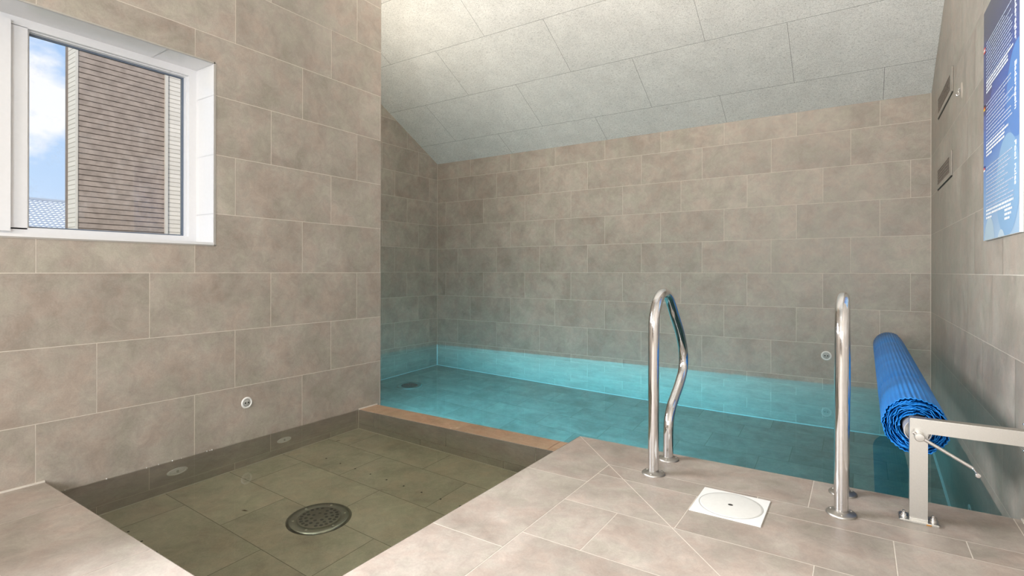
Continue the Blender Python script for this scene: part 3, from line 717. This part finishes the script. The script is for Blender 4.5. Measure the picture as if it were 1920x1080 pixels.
# ------------------------------------------------------------------ sign
SX = .463; SY0, SY1, SZ0, SZ1 = 2.477, 3.108, .991, 1.997
r = empty('rules_sign', (XR, (SY0+SY1)/2, SZ0)); tag(r, 'glossy blue pool rules sign with vertical white headings on the right wall', 'sign')
PI_ = Matrix.Translation((-XR, -(SY0+SY1)/2, -SZ0))
def gobj(name, bm, m, **k):
    o = obj(name, bm, m, r, **k); o.matrix_parent_inverse = PI_; return o
m, nt, out = mat('sign_print'); tc = N(nt, 'ShaderNodeTexCoord'); sp = N(nt, 'ShaderNodeSeparateXYZ', {0: tc.outputs['Object']})
mr = N(nt, 'ShaderNodeMapRange', {0: sp.outputs['Z'], 1: SZ0, 2: SZ1})
my = N(nt, 'ShaderNodeMapRange', {0: sp.outputs['Y'], 1: SY0, 2: SY1, 3: .06, 4: -.06})
ad = N(nt, 'ShaderNodeMath', {0: mr.outputs[0], 1: my.outputs[0]}, operation='SUBTRACT')
col = ramp(nt, ad.outputs[0], [(0, s2l(160, 192, 222)), (.25, s2l(112, 160, 212)), (.42, s2l(62, 118, 196)), (.62, s2l(42, 78, 160)), (.82, s2l(40, 50, 100)), (1, s2l(40, 42, 75))])
p = N(nt, 'ShaderNodeBsdfPrincipled', {'Base Color': col, 'Roughness': .22}); nt.links.new(p.outputs[0], out.inputs[0]); M_SIGN = m
bm = bmesh.new(); box(bm, SX, XR-.002, SY0, SY1, SZ0, SZ1); gobj('board', bm, M_PLASTIC)
bm = bmesh.new(); v = [bm.verts.new((SX-.0004, y, z)) for y, z in ((SY1-.001, SZ0+.001), (SY0+.006, SZ0+.001), (SY0+.006, SZ1-.001), (SY1-.001, SZ1-.001))]; bm.faces.new(v); gobj('printed_face', bm, M_SIGN)
def disc(y, z, R, colr, name, dxx, ry=1.):
    pl = [(y+R*ry*math.cos(2*math.pi*i/64), z+R*math.sin(2*math.pi*i/64)) for i in range(64)]
    pl = clip_conv(pl, [(SY0+.006, SZ0+.001), (SY1-.001, SZ0+.001), (SY1-.001, SZ1-.001), (SY0+.006, SZ1-.001)])
    bm = bmesh.new(); bm.faces.new([bm.verts.new((SX-dxx, a, b)) for a, b in pl]); gobj(name, bm, simple(name+'_ink', colr, .25))
disc(2.66, 1.18, .19, s2l(128, 172, 212), 'printed_bubble', .0007)
disc(2.50, 1.50, .17, s2l(72, 128, 198), 'printed_bubble', .0006)
disc(3.08, 1.70, .16, s2l(44, 58, 120), 'printed_bubble', .0006)
disc(2.98, .985, .10, s2l(172, 198, 216), 'printed_bubble', .0007)
disc(2.76, .95, .07, s2l(186, 208, 224), 'printed_bubble', .0009)
M_INK = simple('white_ink', (.82, .84, .88), .4); M_INK2 = simple('fine_ink', (.50, .56, .70), .4)
# fine print lines broken into words
def pline(b, z, y1, y0, h):
    y = y1
    while y > y0+.006:
        wl = random.uniform(.014, .05); e = max(y-wl, y0); vs = [b.verts.new((SX-.0012, *q)) for q in ((y, z), (e, z), (e, z+h), (y, z+h))]; b.faces.new(vs); y = e-.004
def section(z1, z0, n, nb):
    bm = bmesh.new(); bm2 = bmesh.new()
    for i in range(n+nb):
        z = z1-(z1-z0)*i/(n+nb-1); bold = i >= n
        y0 = random.choice([2.56, 2.58, 2.60, 2.64, 2.70]) if not (i == n+nb-1) else 2.93
        pline(bm if bold else bm2, z, 3.045, y0, .0085 if bold else .005)
    gobj('bold_print', bm, M_INK); gobj('fine_print', bm2, M_INK2)
section(1.838, 1.625, 12, 4); section(1.575, 1.352, 12, 4); section(1.300, 1.082, 12, 3)
bm = bmesh.new()
for k, w_ in enumerate((.12, .105, .08)): pline(bm, 1.083-.016*k, 2.70, 2.70-w_, .0085)
gobj('address_print', bm, M_INK)
def text(s, y, z, size, rot, name):
    cu = bpy.data.curves.new(name, 'FONT'); cu.body = s; cu.size = size; cu.extrude = .0003; cu.offset = .0008; cu.space_character = 1.02
    to = bpy.data.objects.new('tmp', cu); COL.objects.link(to); dg = bpy.context.evaluated_depsgraph_get(); dg.update()
    me = bpy.data.meshes.new_from_object(to.evaluated_get(dg)); bpy.data.objects.remove(to)
    # text plane: glyph x -> -Y (reader's right), glyph y -> +Z, facing -X ; then rotated
    M = Matrix.Translation((SX-.0012, y, z)) @ Matrix.Rotation(0, 4, 'Z') @ Matrix(((0, 0, -1, 0), (-1, 0, 0, 0), (0, 1, 0, 0), (0, 0, 0, 1))) @ Matrix.Rotation(rot, 4, 'Z')
    me.transform(M); me.materials.clear(); me.materials.append(M_INK)
    o = link(bpy.data.objects.new(name, me), r); o.matrix_parent_inverse = PI_
text('Baderegler', 2.545, 1.845, .038, -math.pi/2, 'heading')
text('Baderegeln', 2.545, 1.603, .038, -math.pi/2, 'heading')
text('Pool rules', 2.545, 1.322, .038, -math.pi/2, 'heading')
# flags at the left edge
def flag(z, cols, name):
    for i, c in enumerate(cols):
        b = bmesh.new(); h = .024/len(cols); vs = [b.verts.new((SX-.0013-.0001*i, *q)) for q in ((3.10, z-i*h), (3.065, z-i*h), (3.065, z-(i+1)*h), (3.10, z-(i+1)*h))]; b.faces.new(vs); gobj(name, b, simple(name+'_ink', c, .4))
flag(1.838, [(.7, .05, .02), (.9, .9, .9), (.7, .05, .02)], 'danish_flag')
flag(1.585, [(.01, .01, .01), (.6, .02, .01), (.85, .55, .02)], 'german_flag')
flag(1.318, [(.02, .03, .25), (.7, .1, .1), (.85, .85, .85)], 'british_flag')

r = empty('wall_lamp', (-3.5, 2.543, 2.35)); tag(r, 'small warm wall lamp on the hidden side of the wing wall above the pool', 'lamp')
bm = bmesh.new(); box(bm, -.27, .27, 0, .03, -.03, .03); box(bm, -.27, .27, .03, .18, -.03, -.02); obj('housing', bm, M_UPVC, r)
bm = bmesh.new(); box(bm, -.25, .25, .06, .16, -.019, .01); obj('diffuser', bm, M_PLASTIC, r)
r = empty('added_uplight', ADDED_UPLIGHT); tag(r, 'added long white uplight, unseen, hung above the basin to brighten the ceiling', 'lamp')
bm = bmesh.new(); box(bm, -.95, .95, -.06, .06, 0, .06); obj('housing', bm, M_UPVC, r)
for x in (-.8, .8):
    bm = bmesh.new(); tube(bm, [(x, 0, .06), (x, 0, cz(2.1)-3.15-.003)], .003, 8); obj('suspension_rod', bm, M_STEEL, r)
# ------------------------------------------------------------------ lamps (ceiling spots behind the camera, pool lights under the deck edge)
m, nt, out = mat('lamp_glow'); em = N(nt, 'ShaderNodeEmission', {'Color': (1, .82, .58, 1), 'Strength': 12}); nt.links.new(em.outputs[0], out.inputs[0]); M_GLOW = m
for i, (x, y) in enumerate(LAMPS):
    z = cz(y); tilt = math.atan(KS)
    r = empty('ceiling_spot', (x, y, z-.004), (tilt, 0, 0)); tag(r, 'round recessed ceiling spotlight behind the camera', 'lamp', 'ceiling spotlights')
    bm = bmesh.new(); lathe(bm, [(.035, -.004), (.037, -.012), (.05, -.012), (.052, 0)], seg=32); obj('trim_ring', bm, M_UPVC, r, smooth=True)
    bm = bmesh.new(); lathe(bm, [(0, -.006), (.036, -.006)], seg=32); obj('lens', bm, M_GLOW, r)
    a = area('spot_light', (x, y, z-.03), (x*.9-.1, y+1.6, 0), .30, .30, 5, (1, .90, .78), 'DISK'); a.data.spread = math.radians(160)
for i, (x, y, z) in enumerate(POOLLAMPS):
    r = empty('underwater_light', (x, y, z), (-math.pi/2, 0, 0)); tag(r, 'round underwater light in the near wall of the large pool', 'lamp', 'underwater lights')
    bm = bmesh.new(); lathe(bm, [(.10, .003), (.13, .01), (.135, 0)], seg=40); obj('ring', bm, M_CHROME, r, smooth=True)
    bm = bmesh.new(); lathe(bm, [(0, .004), (.10, .003)], seg=40); obj('lens', bm, M_PLASTIC, r)
    a = area('pool_light', (x, y+.03, z), (x+.35, 6, z), .24, .24, (43, 41)[i], (.58, .91, 1), 'DISK'); a.data.spread = math.radians(105)
